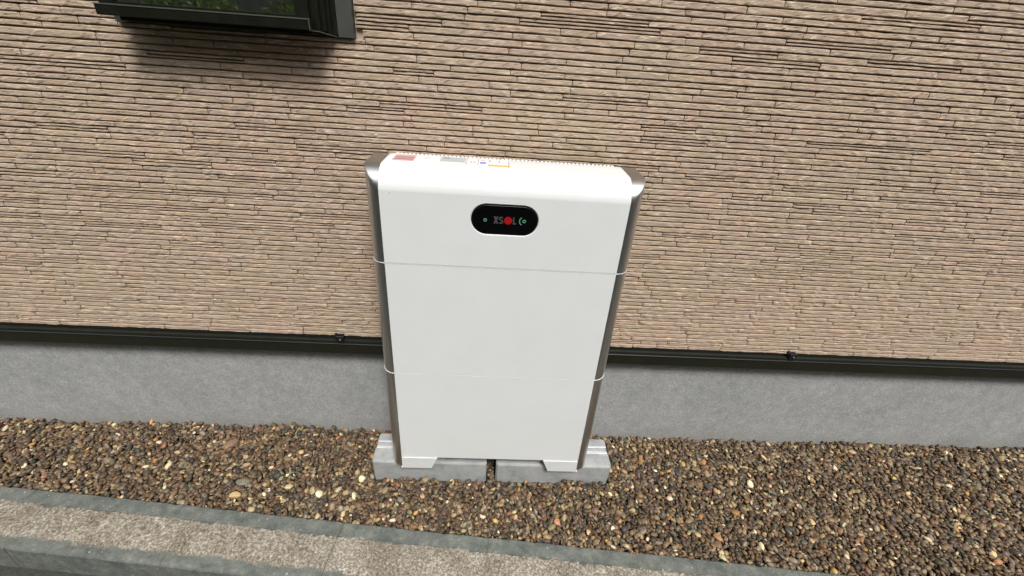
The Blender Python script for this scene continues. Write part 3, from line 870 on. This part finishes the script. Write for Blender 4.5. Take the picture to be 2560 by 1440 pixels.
for (u, v, sz, yaw, tl, c, lab, sd) in (
    (577, 1113, (0.064, 0.032, 0.018), 0.9, 0.45, (0.25, 0.155, 0.105), 'largest pebble, flat pinkish brown stone at the left end of the gravel near the foundation', 3),
    (587, 1238, (0.035, 0.022, 0.014), 0.2, 0.15, (0.56, 0.40, 0.20), 'pale orange oval pebble at the left of the gravel just above the kerb', 5),
    (606, 1205, (0.044, 0.026, 0.012), 0.1, 0.2, (0.17, 0.16, 0.12), 'flat grey-olive pebble above the pale orange oval one', 6),
    (723, 1217, (0.030, 0.019, 0.012), 0.1, 0.1, (0.55, 0.46, 0.26), 'cream yellow pebble in the left half of the gravel', 8),
    (754, 1132, (0.020, 0.017, 0.011), 0.4, 0.1, (0.55, 0.40, 0.20), 'round ochre pebble between the foundation and the left block', 9),
    (1394, 1304, (0.026, 0.024, 0.014), 1.2, 0.2, (0.50, 0.24, 0.13), 'bright orange pebble near the kerb below the right block', 12),
    (1795, 1342, (0.036, 0.021, 0.014), 2.2, 0.2, (0.40, 0.22, 0.10), 'orange brown oval pebble near the kerb at the right', 14),
    (1806, 1394, (0.026, 0.020, 0.012), 1.9, 0.2, (0.58, 0.53, 0.34), 'pale cream angular pebble touching the kerb at the right', 15),
    (1768, 1218, (0.036, 0.018, 0.013), 2.0, 0.3, (0.075, 0.070, 0.068), 'dark slate grey pebble in the right half of the gravel', 18),
    (846, 1222, (0.030, 0.018, 0.012), 1.2, 0.1, (0.47, 0.43, 0.27), 'pale greenish yellow pebble just left of the left block', 20)):
    p = at_px(u, v, GZ+0.006)
    big_pebble(p[0], p[1], gz(p[0], p[1])+0.007, sz, yaw, tl, c, lab, sd)

# dry stems caught in the gravel
def stem(pts, r, label):
    cu = bpy.data.curves.new('dry_stem', 'CURVE'); cu.dimensions = '3D'; cu.bevel_depth = r; cu.bevel_resolution = 2
    sp = cu.splines.new('POLY'); sp.points.add(len(pts)-1)
    for i, p in enumerate(pts): sp.points[i].co = (*p, 1)
    ob = bpy.data.objects.new('dry_stem_tmp', cu); COL.objects.link(ob)
    me = bpy.data.meshes.new_from_object(ob.evaluated_get(bpy.context.evaluated_depsgraph_get())); bpy.data.objects.remove(ob)
    me.materials.clear()
    o = link('dry_stem', me, MAT['straw']); tag(o, label, 'stem', 'dry stems lying in the gravel')
def P(u, v, dz=0.012): return tuple(at_px(u, v, GZ+dz))
stem([P(1403, 1293, .014), P(1410, 1315, .018), P(1417, 1330, .017)], 0.0007, 'short dry stem lying over the gravel beside the bright orange pebble')
stem([P(1414, 1338, .010), P(1428, 1349, .013), P(1446, 1362, .012)], 0.0007, 'long thin dry stem reaching from the gravel to the kerb edge')
stem([P(1555, 1362, .014), P(1570, 1372, .016), P(1596, 1388, .017)], 0.0016, 'thick pale dry leaf stalk lying across the kerb edge')

# ---------------------------------------------------------------- across the yard: what the window glass mirrors
gw = box('neighbour_wall', -9, 9, -5.2, -5.0, -0.215, 4.6, MAT['neighbour_wall']); gw.location = (0, 0, 0)  # upper part unseen, raised to block low sky and deepen the shade
tag(gw, 'grey neighbouring wall, raised to block low sky, mirrored in the window above the shrubs', 'wall')
def shrub(cx, cy, rx, ry, h, seed, label):
    r = np.random.RandomState(seed); e = empty('shrub', (cx, cy, -0.215)); tag(e, label, 'shrub', 'shrubs across the yard')
    n = 12000
    cl = r.normal(0, 1, (60, 3)); cl /= np.linalg.norm(cl, axis=1, keepdims=True); cl *= r.uniform(0.45, 0.95, (60, 1))
    k = r.randint(0, 60, n); p = cl[k] + r.normal(0, 0.13, (n, 3))
    p = p * [rx, ry, h/2] + [cx, cy, -0.215 + h/2]
    s = r.uniform(0.018, 0.04, n)
    a = r.normal(0, 1, (n, 3)); a /= np.linalg.norm(a, axis=1, keepdims=True); b = np.cross(a, r.normal(0, 1, (n, 3))); b /= np.linalg.norm(b, axis=1, keepdims=True)
    V = np.stack([p-a*s[:, None], p+b*s[:, None]*0.5, p+a*s[:, None], p-b*s[:, None]*0.5], 1).reshape(-1, 3)
    F = np.arange(4*n).reshape(-1, 4)
    me = bpy.data.meshes.new('foliage'); me.from_pydata(V.tolist(), [], F.tolist()); o = link('foliage', me, MAT['leaf'], e); o['kind'] = 'stuff'
    bm = bmesh.new()
    for q in range(5):
        ang = q*1.26; t = Vector((cx+rx*0.5*math.cos(ang), cy+ry*0.5*math.sin(ang), -0.215+h*0.6)); b0 = Vector((cx+0.04*math.cos(ang), cy+0.04*math.sin(ang), -0.215))
        dd = t-b0
        bmesh.ops.create_cone(bm, cap_ends=True, segments=6, radius1=0.016, radius2=0.006, depth=dd.length, matrix=Matrix.Translation((t+b0)/2) @ dd.to_track_quat('Z', 'Y').to_matrix().to_4x4())
    from_bm('stem', bm, MAT['stem'], e)
for i, (cx, hh, od) in enumerate(((-3.6, 1.74, 'first'), (-2.6, 1.80, 'second'), (-1.75, 1.72, 'third'), (-0.9, 1.66, 'fourth'), (0.1, 1.72, 'fifth'))):
    shrub(cx, -3.3 + 0.15*math.sin(i*2.1), 0.62, 0.45, hh, 40+i, od + ' leafy green shrub from the left in the row before the grey neighbouring wall')
